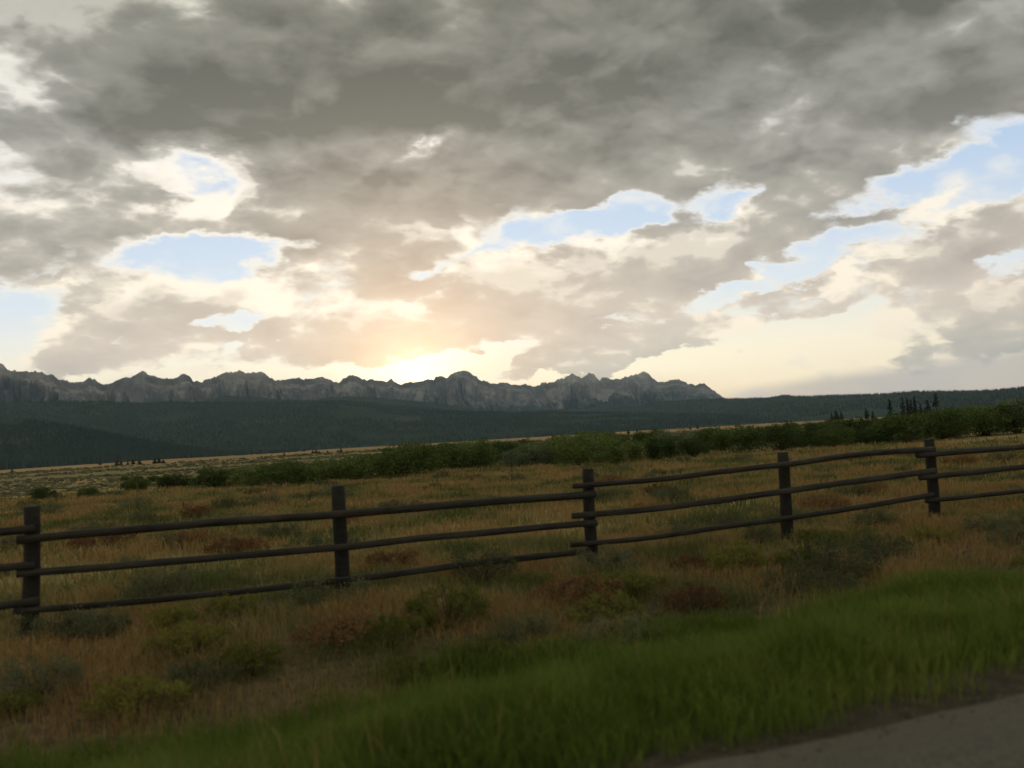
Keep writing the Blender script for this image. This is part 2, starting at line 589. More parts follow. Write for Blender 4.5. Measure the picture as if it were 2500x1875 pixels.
SKYLINE += [(800 + K1 * a, 840 + K1 * b) for a, b in [
    (30, 222), (75, 228), (100, 200), (145, 184), (180, 195), (205, 215), (255, 210), (290, 220), (360, 222), (382, 207),
    (400, 232), (440, 237), (480, 232), (540, 228), (600, 212), (640, 212), (655, 190), (685, 188), (715, 207), (735, 185),
    (770, 165), (810, 158), (845, 165), (875, 185), (905, 208), (950, 228), (1000, 240), (1045, 232), (1085, 238), (1160, 245),
    (1185, 240), (1210, 248), (1255, 250), (1290, 232), (1350, 225), (1380, 213), (1420, 205), (1465, 176), (1495, 190),
    (1525, 205), (1555, 180), (1575, 170), (1600, 182), (1625, 220), (1655, 195), (1690, 205), (1745, 212), (1765, 210),
    (1800, 195), (1840, 185), (1890, 165), (1925, 172), (1945, 200), (1980, 228), (2020, 225), (2070, 210), (2130, 220),
    (2160, 240), (2200, 242), (2256, 238), (2286, 255), (2326, 285), (2366, 315), (2386, 327), (2460, 365), (2600, 430), (3000, 520)]]


def profile(points):
    pts = sorted(azel(*p) for p in points)
    a = np.array([p[0] for p in pts])
    e = np.array([p[1] for p in pts])
    return lambda az: np.interp(az, a, e)


def mountain_material():
    m, g = material('mountain_rock')
    P = position(g)
    geo = g.node('ShaderNodeNewGeometry')
    nz = g.sep(geo.outputs['Normal'])[2]
    x, y, z = g.sep(P)
    P2 = g.v('MULTIPLY', P, (1.0, 1.0, 1.1))
    n1 = g.noise(P2, .0021, 7.0, .62)
    n2 = g.noise(P2, .012, 6.0, .68)
    rock = g.ramp(g.m('ADD', g.m('MULTIPLY', n1, .5), g.m('MULTIPLY', n2, .5)), [
        (.38, (.055, .053, .05)), (.48, (.105, .096, .085)), (.56, (.165, .148, .128)), (.65, (.26, .23, .195))])
    scree = g.ramp(n2, [(.3, (.16, .137, .11)), (.7, (.29, .25, .205))])
    rock = g.mix(g.m('MULTIPLY', g.step(nz, .62, .84), g.step(n1, .42, .58)), rock, scree)
    wood = g.ramp(n2, [(.35, (.014, .022, .014)), (.7, (.034, .046, .026))])
    line = g.m('ADD', z, g.m('ADD', g.m('MULTIPLY', g.m('SUBTRACT', n1, .5), 420.0), g.m('MULTIPLY', g.m('SUBTRACT', n2, .5), 420.0)))
    c = g.mix(g.step(line, 330.0, 200.0), rock, wood)
    return finish(m, g, c, .95, bump=n2, bump_d=9.0, spec=.03)


def build_mountains():
    prof = profile(SKYLINE)
    na, nr = 1500, 116
    az = np.linspace(-44, 22, na)
    base_e = prof(az)
    base_e = base_e + (fbm(az * .5, az * 0 + 2, 5) - .5) * 1.6 * sstep(-az, 29, 33)
    jag = (ridged(az * 3.1, az * 0 + 1, 5, .65) - .45) * .22 * sstep(base_e, .8, 1.8)
    E = base_e + jag
    # the range bends away to the right
    rr = 7900 + 2900 * sstep(az, -22, 9) + (fbm(az * .22, az * 0 + 8, 3) - .5) * 1500
    t = np.concatenate([np.linspace(0, 1, nr - 22), 1 + np.linspace(.02, .55, 22)])
    tt = t[None, :]
    A = az[:, None]
    Rr = rr[:, None]
    rad = Rr * (0.60 + 0.40 * tt)
    # spurs wander sideways as they come down, so the faces read as buttresses and side valleys
    down = np.clip(1 - tt, 0, 1)
    shift = down * ((fbm(A * .45 + 7, tt * .8, 3) - .5) * 12.0)
    soft = np.array([np.interp(az + q, az, base_e) for q in np.linspace(-1.6, 1.6, 17)]).mean(0)
    Ew = E[:, None] * (1 - np.minimum(1, down * 3)) + np.interp(A + shift, az, soft) * np.minimum(1, down * 3)
    ridge_z = np.tan(np.radians(Ew)) * Rr + CAM_Z
    face = np.where(tt < 1, 0.06 + 0.94 * np.clip(tt, 0, 1) ** 1.9, 1 - 1.1 * (tt - 1))
    S1 = ridged((A + shift * 1.3) * .8, tt * .9 + 3, 3, .45)
    S2 = ridged((A + shift * 1.6) * 1.9, tt * 1.6 + 9, 4, .55)
    S3 = ridged((A + shift * 2) * 6.0, tt * 6 + 1, 3, .6)
    env = np.clip(tt * 1.6, 0, 1) * np.clip((1 - tt) * 4, 0, 1) * (tt < 1)
    z = ridge_z * (face + env * ((S1 - .42) * .85 + (S2 - .5) * .16 + (S3 - .5) * .02))
    lim = np.tan(np.radians(E))[:, None] * rad + CAM_Z
    over = z / np.maximum(lim, 1)
    z = np.where((tt < .985) & (over > .80), lim * (.80 + .17 * (1 - np.exp(-(over - .80) / .17))), z)
    z = np.where(tt > 1, np.minimum(z, lim * .985), z)
    z = np.maximum(z, -90)
    z[:, 0] = -120
    z[:, -1] = -120
    ar = np.radians(A)
    v = np.stack([np.sin(ar) * rad, np.cos(ar) * rad, z], -1).reshape(-1, 3)
    me = mesh('mountain_range', v, grid_faces(na, len(t))[:, ::-1], mountain_material(), False)
    tag(obj('mountain_range', me), 'jagged grey mountain range along the skyline', None, None, 'structure')


build_mountains()


def hill_material(name, lo, hi, clear):
    m, g = material(name)
    P = position(g)
    n1 = g.noise(P, .0035, 6.0, .6)
    n2 = g.noise(P, .05, 4.0, .7)
    c = g.ramp(n2, [(.3, lo), (.7, hi)])
    c = g.mix(g.m('MULTIPLY', g.step(n1, .56, .66), g.step(n2, .4, .6)), c, clear)
    return finish(m, g, c, .95, bump=n2, bump_d=6.0, spec=.03)


HILL_MAT = hill_material('forest_floor', (.014, .024, .014), (.034, .046, .026), (.09, .075, .042))
HILLS = []


def build_hill(name, label, points, dist, az0, az1, foot, depth, seed, rough=.06, far=None):
    """a rounded wooded ridge: crest at `dist`, foot on the plain at `foot`"""
    prof = profile(points)
    na = int((az1 - az0) * 10)
    az = np.linspace(az0, az1, na)
    E = prof(az) + (fbm(az * .8 + seed, az * 0 + seed, 4) - .5) * rough
    rc = (dist(az) if callable(dist) else np.full(na, float(dist))) * (1 + (fbm(az * .3, az * 0 + seed, 3) - .5) * .1)
    rf = (foot(az) if callable(foot) else np.full(na, float(foot))) * (1 + (fbm(az * .4, az * 0 + seed + 4, 3) - .5) * .08)
    t = np.concatenate([np.linspace(0, 1, 46), 1 + np.linspace(.04, 1, 18)])[None]
    A = np.radians(az)[:, None]
    tr = (rf[:, None] + (rc - rf)[:, None] * np.minimum(t, 1)) + depth * np.maximum(t - 1, 0)
    zc = (np.tan(np.radians(E)) * rc + CAM_Z)[:, None]
    x, y = np.sin(A) * tr, np.cos(A) * tr
    z0 = gz(np.sin(A) * rf[:, None], np.cos(A) * rf[:, None]) - 6
    up = np.where(t < 1, sstep(t, -.25, 1.12) / sstep(1, -.25, 1.12), 1 - .55 * np.maximum(t - 1, 0) ** 1.4)
    up = np.where(t < 1, (up - up[:, :1]) / (1 - up[:, :1]), up)
    fold = (fbm(x * .0011 + seed, y * .0011, 4) - .5) * .42 * np.clip(t, 0, 1) * np.clip((1 - t) * 3, 0, 1)
    z = z0 + (zc - z0) * (up + fold)
    cap = np.tan(np.radians(E))[:, None] * tr + CAM_Z
    z = np.where(t < .99, np.minimum(z, cap * .99), z)
    z[:, -1] -= 200
    v = np.stack([x + 0 * z, y + 0 * z, z], -1)
    me = mesh(name, v.reshape(-1, 3), grid_faces(na, t.shape[1])[:, ::-1], HILL_MAT, True)
    tag(obj(name, me), label, None, None, 'structure')
    HILLS.append(v)
    return v


def q1(*p): return [(K1 * a, 840 + K1 * b) for a, b in p]
def q2(*p): return [(800 + K1 * a, 840 + K1 * b) for a, b in p]
def q3(*p): return [(1600 + K1 * a, 840 + K1 * b) for a, b in p]


H_BACK = build_hill('forest_ridge', 'bluish wooded shoulder below the rocky peaks',
                    q1((900, 372), (1100, 362), (1230, 340), (1340, 310), (1500, 315), (1700, 335), (1900, 338)) +
                    q2((0, 322), (100, 312), (200, 314), (400, 332), (600, 352), (750, 372), (900, 400), (1000, 412), (1200, 440)),
                    6300, -22, 1, 5200, 900, 3)
H_RIGHT = build_hill('forest_ridge', 'long low wooded ridge closing the view on the right',
                     q2((900, 430), (1050, 410), (1300, 402), (1500, 387), (1700, 372), (1900, 360)) +
                     q3((0, 352), (200, 337), (420, 327), (680, 322), (760, 307), (850, 314), (1000, 312), (1200, 307), (1400, 297),
                        (1550, 287), (1700, 284), (1900, 287), (2050, 280), (2212, 264), (2600, 250)),
                     lambda a: 7000 - 3000 * sstep(a, 0, 30), -5, 44, lambda a: 3900 - 1500 * sstep(a, 0, 30), 1300, 11)
H_MAIN = build_hill('forest_ridge', 'broad dark forested slope under the mountains',
                    q1((-500, 350), (0, 350), (200, 351), (350, 346), (620, 346), (720, 356), (900, 358), (1000, 352), (1500, 350), (2000, 342)) +
                    q2((0, 346), (80, 340), (200, 352), (400, 372), (600, 387), (700, 402), (900, 410), (1050, 408), (1500, 413), (2212, 422)) +
                    q3((500, 432), (900, 450), (1300, 455), (2600, 440)),
                    lambda a: 4700 - 500 * sstep(a, -5, 10), -44, 30, 2900, 1300, 23)
H_LEFT = build_hill('forest_ridge', 'nearest dark forested spur at the left edge',
                    q1((-600, 440), (0, 462), (200, 466), (350, 482), (500, 512), (700, 552), (900, 592), (1100, 625), (1300, 648), (1500, 668)),
                    lambda a: 2900 - 300 * sstep(a, -28, -14), -44, -13.0, 2350, 900, 37)


# ------------------------------------------------------------------ the far woods: one mass of conifers
def cone_forest(name, label, spots, heights, mat, sides=5):
    n = len(spots)
    ang = np.linspace(0, 2 * math.pi, sides, endpoint=False)[None] + rng.random((n, 1)) * 6.28
    w = heights * rng.uniform(.16, .28, n)
    ring = np.stack([spots[:, None, 0] + np.cos(ang) * w[:, None], spots[:, None, 1] + np.sin(ang) * w[:, None],
                     np.broadcast_to((spots[:, 2] - 1.0)[:, None], (n, sides))], -1)
    tip = spots + np.stack([rng.normal(0, .3, n), rng.normal(0, .3, n), heights], -1)
    v = np.concatenate([ring, tip[:, None]], 1).reshape(-1, 3)
    k = np.arange(sides)
    f = np.stack([k, (k + 1) % sides, np.full(sides, sides)], -1)
    f = (f[None] + (np.arange(n) * (sides + 1))[:, None, None]).reshape(-1, 3)
    o = obj(name, mesh(name, v, f, mat))
    tag(o, label, None, None, 'stuff')


def spots_on(v, n, seed, thin=.0, tmax=None):
    nu, nv = v.shape[:2]
    tm = tmax or nv - 12
    iu, iv = rng.random(n) * (nu - 1.001), rng.random(n) ** .9 * (tm - 1.001)
    a, b = iu.astype(int), iv.astype(int)
    fu, fv = (iu - a)[:, None], (iv - b)[:, None]
    p = (v[a, b] * (1 - fu) + v[a + 1, b] * fu) * (1 - fv) + (v[a, b + 1] * (1 - fu) + v[a + 1, b + 1] * fu) * fv
    keep = fbm(p[:, 0] * .0028 + seed, p[:, 1] * .0028, 4) < rng.normal(.60, .03, n) - thin
    return p[keep]


FOREST_MAT = plant_material('far_conifers', [(0, (.009, .019, .013)), (.5, (.020, .036, .023)), (1, (.036, .054, .032))], .4, .004, .0)
for v, n, hmin, hmax, lab in ((H_BACK, 8000, 8, 14, 'far conifer forest on the bluish shoulder below the peaks'),
                              (H_RIGHT, 22000, 6, 12, 'thin conifer forest over the long low ridge on the right'),
                              (H_MAIN, 44000, 7, 13, 'dense conifer forest on the broad slope under the mountains'),
                              (H_LEFT, 15000, 7, 13, 'dark conifer forest on the nearest spur at the left edge')):
    p = spots_on(v, n, n * .001)
    cone_forest('forest', lab, p, rng.uniform(hmin, hmax, len(p)), FOREST_MAT)

# ------------------------------------------------------------------ air between here and the range
def build_haze():
    x0, x1, y0, y1, z0, z1 = -11500, 11500, -500, 14200, -420, 900
    v = np.array([(x, y, z) for z in (z0, z1) for y in (y0, y1) for x in (x0, x1)])
    f = np.array([(0, 2, 3, 1), (4, 5, 7, 6), (0, 1, 5, 4), (2, 6, 7, 3), (0, 4, 6, 2), (1, 3, 7, 5)])
    m, g = material('air')
    pv = g.node('ShaderNodeVolumePrincipled')
    pv.inputs['Color'].default_value = (.60, .84, 1.0, 1)
    pv.inputs['Density'].default_value = HAZE_DENSITY
    pv.inputs["Anisotropy"].default_value = 0.55
    out = g.node('ShaderNodeOutputMaterial')
    g.t.links.new(pv.outputs[0], out.inputs['Volume'])
    tag(obj('haze', mesh('haze', v, f, m)), 'pale evening haze filling the valley', None, None, 'stuff')


HAZE_DENSITY = 3.0e-5
build_haze()

# ------------------------------------------------------------------ line of trees where the plain meets the spur
def tree_line():
    px = rng.uniform(-60, 760, 900) if True else None
    px = px[rng.random(len(px)) < np.interp(px, [-60, 350, 560, 760], [1, 1, .55, .15])]
    pts = []
    for x in px:
        d = sight(x, 1130 - .06 * x)
        dist = rng.uniform(2050, 2420)
        k = dist / math.hypot(d[0], d[1])
        pts.append((d[0] * k, d[1] * k))
    p = np.array(pts)
    p = np.concatenate([p, gz(p[:, 0], p[:, 1])[:, None]], 1)
    h = rng.uniform(9, 21, len(p)) * np.interp(px, [-60, 450, 760], [1.1, 1.0, .5])
    cone_forest('forest', 'uneven line of dark conifers where the plain meets the left spur', p, h, FOREST_MAT, 6)


tree_line()


# ------------------------------------------------------------------ pole fence
def wood_material(name, lo, hi):
    m, g = material(name)
    tc = g.node('ShaderNodeTexCoord').outputs['Object']
    P = position(g)
    a = g.v('DOT_PRODUCT', P, (float(FD[0]), float(FD[1]), 0.0))
    s = g.v('DOT_PRODUCT', P, (float(FN[0]), float(FN[1]), 0.0))
    z = g.sep(P)[2]
    grain = g.noise(g.xyz(g.m('MULTIPLY', a, 1.2), g.m('MULTIPLY', s, 30.0), g.m('MULTIPLY', z, 30.0)), 1.6, 5.0, .65)
    blot = g.noise(P, 2.3, 4.0, .6)
    c = g.ramp(g.m('ADD', g.m('MULTIPLY', grain, .6), g.m('MULTIPLY', blot, .4)), [(.34, lo), (.66, hi)])
    return finish(m, g, c, .75, bump=grain, bump_d=.03, spec=.12)


RAIL_MAT = wood_material('weathered_pole', (.009, .008, .006), (.058, .051, .038))
POST_MAT = wood_material('weathered_post', (.010, .009, .007), (.036, .032, .024))


def pole(path, radii, mat, sides=12, name='pole', seed=0):
    """round timber along a path, not quite straight and not quite round, with end caps"""
    path = np.asarray(path, float)
    n = len(path)
    tan = np.gradient(path, axis=0)
    tan /= np.linalg.norm(tan, axis=1)[:, None]
    ref = np.array([0, 0, 1.0]) if abs(tan[0][2]) < .8 else np.array([FD[0], FD[1], 0])
    side = np.cross(tan, ref)
    side /= np.linalg.norm(side, axis=1)[:, None]
    up = np.cross(side, tan)
    th = np.linspace(0, 2 * math.pi, sides, endpoint=False)
    lump = 1 + .07 * np.sin(2 * th + seed)[None] + .10 * (vnoise(np.arange(n)[:, None] * .8 + seed, th[None] * 1.1 + seed * 3) - .5)
    r = np.asarray(radii, float)[:, None] * lump
    ring = path[:, None] + r[..., None] * (np.cos(th)[None, :, None] * side[:, None] + np.sin(th)[None, :, None] * up[:, None])
    v = np.concatenate([ring.reshape(-1, 3), path[:1], path[-1:]])
    f = []
    for i in range(n - 1):
        k = np.arange(sides)
        k2 = (k + 1) % sides
        f.append(np.stack([i * sides + k, i * sides + k2, (i + 1) * sides + k2, (i + 1) * sides + k], -1))
    k = np.arange(sides)
    k2 = (k + 1) % sides
    caps = np.concatenate([np.stack([k2, k, np.full(sides, n * sides)], -1),
                           np.stack([(n - 1) * sides + k, (n - 1) * sides + k2, np.full(sides, n * sides + 1)], -1)])
    return mesh(name, v, [np.concatenate(f), caps], mat, True)


def on_fence(px, py, s=FENCE_S):
    d = sight(px, py)
    t = s / (d[0] * FN[0] + d[1] * FN[1])
    return np.array([d[0] * t, d[1] * t, CAM_Z + d[2] * t])


def build_fence():
    fence = bpy.data.objects.new('pole_fence', None)
    COL.objects.link(fence)
    tag(fence, 'weathered three rail pole fence running across the dry field', 'fence')
    posts = [((64, 1238), (72, 1540)), ((826, 1186), (836, 1480)), ((1440, 1144), (1450, 1400)),
             ((1915, 1104), (1927, 1310)), ((2268, 1073), (2281, 1240))]
    base = []
    for top, bot in posts:
        a, b = on_fence(*top), on_fence(*bot)
        base.append((a, b))
    step = (base[-1][1] - base[0][1]) / 4
    ext = lambda k, dz: (base[0][0] + step * k + np.array([0, 0, dz]), base[0][1] + step * k)
    rows = [ext(-2, .03), ext(-1, -.02)] + base + [ext(5, -.03), ext(6, .04)]
    for i, (a, b) in enumerate(rows):
        g0 = np.array([b[0], b[1], gz(b[0], b[1])])
        off = np.append(FN * .02, 0)
        low = g0 + off - np.array([0, 0, .35])
        top = np.array([a[0] * .5 + b[0] * .5, a[1] * .5 + b[1] * .5, a[2]]) + off + np.append(FD * rng.normal(0, .02), 0)
        n = 9
        path = [low + (top - low) * t + np.append(FD * .012 * math.sin(i * 2 + t * 5), 0) for t in np.linspace(0, 1, n)]
        rad = np.linspace(.098, .082, n) * (.95 + .1 * ((i * 37) % 10) / 10)
        o = obj('post', pole(path, rad, POST_MAT, 14, 'post', i * 1.7), fence)
    P = lambda *p: [on_fence(x, y, FENCE_S - .145) for x, y in p]

    def beyond(p, q, post):
        """carry a rail on along its own line to a post outside the picture"""
        t = (np.dot(post[:2], FD) - np.dot(p[:2], FD)) / (np.dot(q[:2], FD) - np.dot(p[:2], FD))
        e = p + (q - p) * t
        e[2] = .55 * e[2] + .45 * q[2]
        return e
    far_l, far_r = rows[0][1], rows[-1][1]
    rails = []
    for pts, r0, r1 in (([(0, 1299), (84, 1291)], .050, .047), ([(0, 1386), (84, 1379)], .045, .042), ([(0, 1480), (98, 1466)], .042, .040)):
        q = P(*pts)
        rails.append(([beyond(q[1], q[0], far_l)] + q, r0, r1))
    rails += [
        (P((40, 1319), (290, 1294), (590, 1273), (900, 1252), (1107, 1232), (1452, 1207)), .047, .056),
        (P((40, 1401), (285, 1383), (590, 1356), (900, 1330), (1107, 1306), (1456, 1276)), .041, .047),
        (P((32, 1493), (183, 1482), (407, 1461), (651, 1437), (900, 1410), (1107, 1382), (1440, 1345)), .034, .042),
        (P((1400, 1187), (1600, 1172), (1763, 1151), (1909, 1136), (2007, 1119), (2129, 1105), (2280, 1097)), .040, .054),
        (P((1398, 1260), (1600, 1242), (1763, 1220), (1925, 1199), (2088, 1175), (2282, 1149)), .042, .050),
        (P((1394, 1331), (1600, 1312), (1763, 1287), (1925, 1266), (2088, 1240), (2278, 1208)), .034, .043),
    ]
    for pts, r0, r1 in (([(2240, 1112), (2292, 1107), (2500, 1090)], .056, .048), ([(2246, 1166), (2292, 1161), (2500, 1140)], .047, .042),
                        ([(2262, 1223), (2300, 1219), (2500, 1198)], .043, .036)):
        q = P(*pts)
        rails.append((q + [beyond(q[1], q[2], far_r)], r0, r1))
    for i, (pts, r0, r1) in enumerate(rails):
        pts = np.array(pts)
        # a lapped joint: the two runs meet one above the other on the post
        L = np.concatenate([[0], np.cumsum(np.linalg.norm(np.diff(pts, axis=0), axis=1))])
        u = np.linspace(0, L[-1], 26)
        path = np.stack([np.interp(u, L, pts[:, k]) for k in range(3)], -1)
        for _ in range(2):
            path[1:-1] = (path[:-2] + 2 * path[1:-1] + path[2:]) / 4
        path[:, 2] += (fbm(u * .9 + i * 9, u * 0 + i, 3) - .5) * .03 * np.sin(np.linspace(0, math.pi, 26))
        obj('rail', pole(path, np.linspace(r0, r1, 26), RAIL_MAT, 12, 'rail', i * 2.3), fence)


build_fence()


# ------------------------------------------------------------------ leaves, stems, bushes
def leaf_quads(c, n_dir, length, width, curl=.0):
    """pointed leaves as two triangles: c centres, n_dir along the leaf"""
    n = len(c)
    side = np.cross(n_dir, rng.normal(size=(n, 3)))
    side /= np.linalg.norm(side, axis=1)[:, None] + 1e-9
    a = c - n_dir * length[:, None] * .5
    b = c + n_dir * length[:, None] * .5
    v = np.stack([a, c + side * width[:, None] * .5, b, c - side * width[:, None] * .5], 1).reshape(-1, 3)
    f = (np.arange(n) * 4)[:, None] + np.array([0, 1, 2, 3])
    return v, f


def unit(v):
    return v / (np.linalg.norm(v, axis=-1, keepdims=True) + 1e-9)


def stem_mesh(paths, radii, mat, name):
    V, F, k = [], [], 0
    for p, r in zip(paths, radii):
        p = np.asarray(p)
        n = len(p)
        rr = np.linspace(r, r * .35, n)
        for i in range(n):
            for a in (0, 2.094, 4.189):
                V.append(p[i] + rr[i] * np.array([math.cos(a), math.sin(a), 0]))
        for i in range(n - 1):
            for a in range(3):
                F.append((k + i * 3 + a, k + i * 3 + (a + 1) % 3, k + (i + 1) * 3 + (a + 1) % 3, k + (i + 1) * 3 + a))
        k += n * 3
    return mesh(name, np.array(V), np.array(F), mat, True)


def bush_proto(seed, n_leaf, lobes, leaf, upright, spread, mats, flat=1.0, lobe=(.16, .30)):
    """a bush of unit height: many stems from one root, foliage in uneven lobes with gaps between"""
    rs = np.random.default_rng(seed)
    paths, rad, cs, ds = [], [], [], []
    for k in range(lobes):
        a = rs.uniform(0, 6.28)
        q = math.sqrt(rs.uniform(.02, 1)) * spread
        top = np.array([math.cos(a) * q, math.sin(a) * q, rs.uniform(.32, .9) * (1 - .38 * (q / spread) ** 2) * flat])
        root = np.array([math.cos(a) * q * .22, math.sin(a) * q * .22, -.03])
        bend = (root + top) / 2 + np.array([math.cos(a), math.sin(a), 0]) * q * -.12 + rs.normal(0, .03, 3)
        paths.append([root, bend, top])
        rad.append(.014)
        for j in range(3):
            tip = top + rs.normal(0, .16, 3) * np.array([1, 1, .7])
            paths.append([bend * .4 + top * .6, (top + tip) / 2 + rs.normal(0, .02, 3), tip])
            rad.append(.007)
        m = int(n_leaf / lobes * rs.uniform(.6, 1.4))
        size = rs.uniform(*lobe)
        d = unit(rs.normal(size=(m, 3)))
        rr = size * rs.uniform(.25, 1.0, m) ** .55 * (1 + .35 * rs.normal(size=m).clip(-1, 1.5) * .5)
        c = top + d * rr[:, None] * np.array([1.05, 1.05, .85])
        # skirts that reach down towards the ground
        low = rs.random(m) < .25
        c[low, 2] = c[low, 2] * rs.uniform(.15, .9, low.sum())
        cs.append(c)
        ds.append(unit(d * .6 + rs.normal(size=(m, 3)) * .6 + np.array([0, 0, upright])))
    c = np.concatenate(cs)
    dd = np.concatenate(ds)
    keep = c[:, 2] > .02
    c, dd = c[keep], dd[keep]
    n = len(c)
    v, f = leaf_quads(c, dd, leaf * rs.uniform(.7, 1.5, n), leaf * rs.uniform(.35, .65, n))
    z = v[:, 2]
    v = v * (1.0 / np.percentile(z, 99.6))
    return mesh('foliage', v, f, mats[0]), stem_mesh(paths, rad, mats[1], 'stems')


def m_stem(name, lo, hi):
    m, g = material(name)
    return finish(m, g, g.ramp(g.noise(position(g), 6.0, 3.0), [(.3, lo), (.7, hi)]), .9)


WOOD = m_stem('bush_stems', (.03, .024, .016), (.08, .06, .04))
WILLOW_M = bush_material('willow_leaves', [(0, (.018, .030, .007)), (.35, (.044, .070, .014)), (.7, (.09, .125, .026)), (1, (.18, .205, .06))], .25)
SILVER_M = bush_material('silver_willow_leaves', [(0, (.06, .08, .036)), (.5, (.10, .125, .06)), (1, (.16, .18, .10))], .3)
SAGE_M = bush_material('sagebrush_leaves', [(0, (.048, .054, .022)), (.5, (.09, .098, .042)), (1, (.15, .15, .075))], .2)
RABBIT_M = bush_material('rabbitbrush_leaves', [(0, (.05, .058, .014)), (.5, (.12, .125, .024)), (1, (.22, .20, .04))], .3)
RUST_M = bush_material('dry_weed_leaves', [(0, (.07, .038, .016)), (.5, (.15, .08, .03)), (1, (.24, .14, .055))], .25)

WILLOWS = [bush_proto(100 + i, 5200, 34 + 4 * i, .060, .1, .66 + .06 * (i % 3), (WILLOW_M, WOOD), 1.0, (.13, .25)) for i in range(6)]
SILVERS = [bush_proto(150 + i, 4400, 34, .060, .1, .70, (SILVER_M, WOOD), 1.0, (.13, .25)) for i in range(2)]
SAGES = [bush_proto(200 + i, 3600, 38, .048, .8, .95, (SAGE_M, WOOD), .9, (.10, .24)) for i in range(5)]
RABBITS = [bush_proto(240 + i, 3200, 40, .07, 1.5, .95, (RABBIT_M, WOOD), 1.0, (.09, .22)) for i in range(3)]
RUSTS = [bush_proto(270 + i, 2300, 40, .075, 1.5, 1.05, (RUST_M, WOOD), 1.0, (.09, .22)) for i in range(3)]


def plant(name, proto, x, y, height, widen, label, category, group):
    o = bpy.data.objects.new(name, None)
    COL.objects.link(o)
    o.location = (x, y, float(gz(x, y)))
    o.rotation_euler = (0, 0, rng.uniform(0, 6.28))
    o.scale = (height * widen, height * widen, height)
    tag(o, label, category, group)
    obj('foliage', proto[0], o)
    obj('stems', proto[1], o)
    return o


def stretch(px):
    for lim, w in ((70, 'left of the first post'), (835, 'between the first and second posts'), (1445, 'between the second and third posts'),
                   (1925, 'between the third and fourth posts'), (2275, 'between the fourth and fifth posts')):
        if px < lim:
            return w
    return 'right of the fifth post'


def pick(protos):
    return protos[int(rng.integers(len(protos)))]


def polar(px, dist):
    d = sight(px, 1054 - (px - 1250) * .0594)
    k = dist / math.hypot(d[0], d[1])
    return d[0] * k, d[1] * k


# ------------------------------------------------------------------ willow thicket
WG = 'willow bushes of the thicket beyond the fence'
TOP_X = [0, 300, 610, 900, 1134, 1288, 1471, 1700, 1860, 2048, 2190, 2373, 2500]
TOP_K = [-1.25, -1.2, -.92, -.66, -.26, -.40, -.16, -.36, -.38, -.28, -.22, .06, .12]


def crown_height(px, x, y):
    """bush tops follow the upper edge of the thicket, seen from the road"""
    return CAM_Z + .02 * math.hypot(x, y) * np.interp(px, TOP_X, TOP_K) - float(gz(x, y))


FRONT = [  # base on the photograph, height factor, widening, words that single it out
    (105, 1222, .85, 1.1, 'small round dark bush standing alone left of the thicket'),
    (215, 1216, .62, 1.2, 'low dark bush in the grass just left of the thicket'),
    (335, 1201, 1.0, 1.05, 'darkest round willow at the left end of the thicket'),
    (425, 1194, .9, 1.25, 'willow next to the dark one at the left end of the thicket'),
    (520, 1192, .95, 1.25, 'third willow from the left end of the thicket'),
    (615, 1188, .85, 1.3, 'fourth willow from the left end of the thicket'),
    (700, 1186, .95, 1.2, 'willow above and just left of the second fence post'),
    (790, 1180, .8, 1.3, 'low willow directly above the second fence post'),
    (880, 1174, .85, 1.25, 'low willow just right of the second fence post'),
    (985, 1166, 1.15, 1.1, 'tall dark willow left of the gap with pale low growth'),
    (1060, 1150, 1.15, 1.15, 'tall willow with the highest crown left of the third fence post'),
    (1150, 1146, 1.1, 1.1, 'dark willow in the middle of the thicket, left of the pale one'),
    (1275, 1140, .8, 1.2, 'greyish pale willow in front of the dark middle willows'),
    (1345, 1138, .75, 1.1, 'small greyish willow beside the pale one in the middle'),
    (1420, 1136, 1.05, .95, 'upright rounded willow directly above the third fence post'),
    (1510, 1134, .72, 1.2, 'low dome shaped willow just right of the third fence post'),
    (1600, 1124, .75, 1.1, 'small willow midway between the third and fourth fence posts'),
    (1690, 1116, .70, 1.1, 'round little willow left of the big dark clump'),
    (1800, 1104, 1.05, 1.1, 'large dark willow left of the fourth fence post'),
    (1905, 1100, 1.1, 1.05, 'large dark willow directly above the fourth fence post'),
    (2040, 1092, .85, 1.2, 'broad dark willow right of the fourth fence post'),
    (2120, 1086, .62, 1.2, 'low pale willow left of the large clump by the fifth post'),
    (2210, 1080, 1.1, 1.15, 'large dark willow left of the fifth fence post'),
    (2300, 1070, 1.0, 1.1, 'dark willow just right of the fifth fence post'),
    (2400, 1064, .8, 1.25, 'pale green willow near the right edge of the picture'),
    (2490, 1058, .9, 1.2, 'willow cut by the right edge of the picture'),
]
for (px, py, hf, wd, lab) in FRONT:
    x, y = on_ground(px, py)
    h = max(crown_height(px, x, y), .55) * min(hf, 1.06) * (1.18 if px < 1000 else 1.0)
    pale = 'pale' in lab or 'greyish' in lab
    plant('willow_bush', pick(SILVERS if 'greyish' in lab else WILLOWS), x, y, h * .97, wd,
          lab if 'willow' in lab or 'bush' in lab else lab, 'bush', WG)
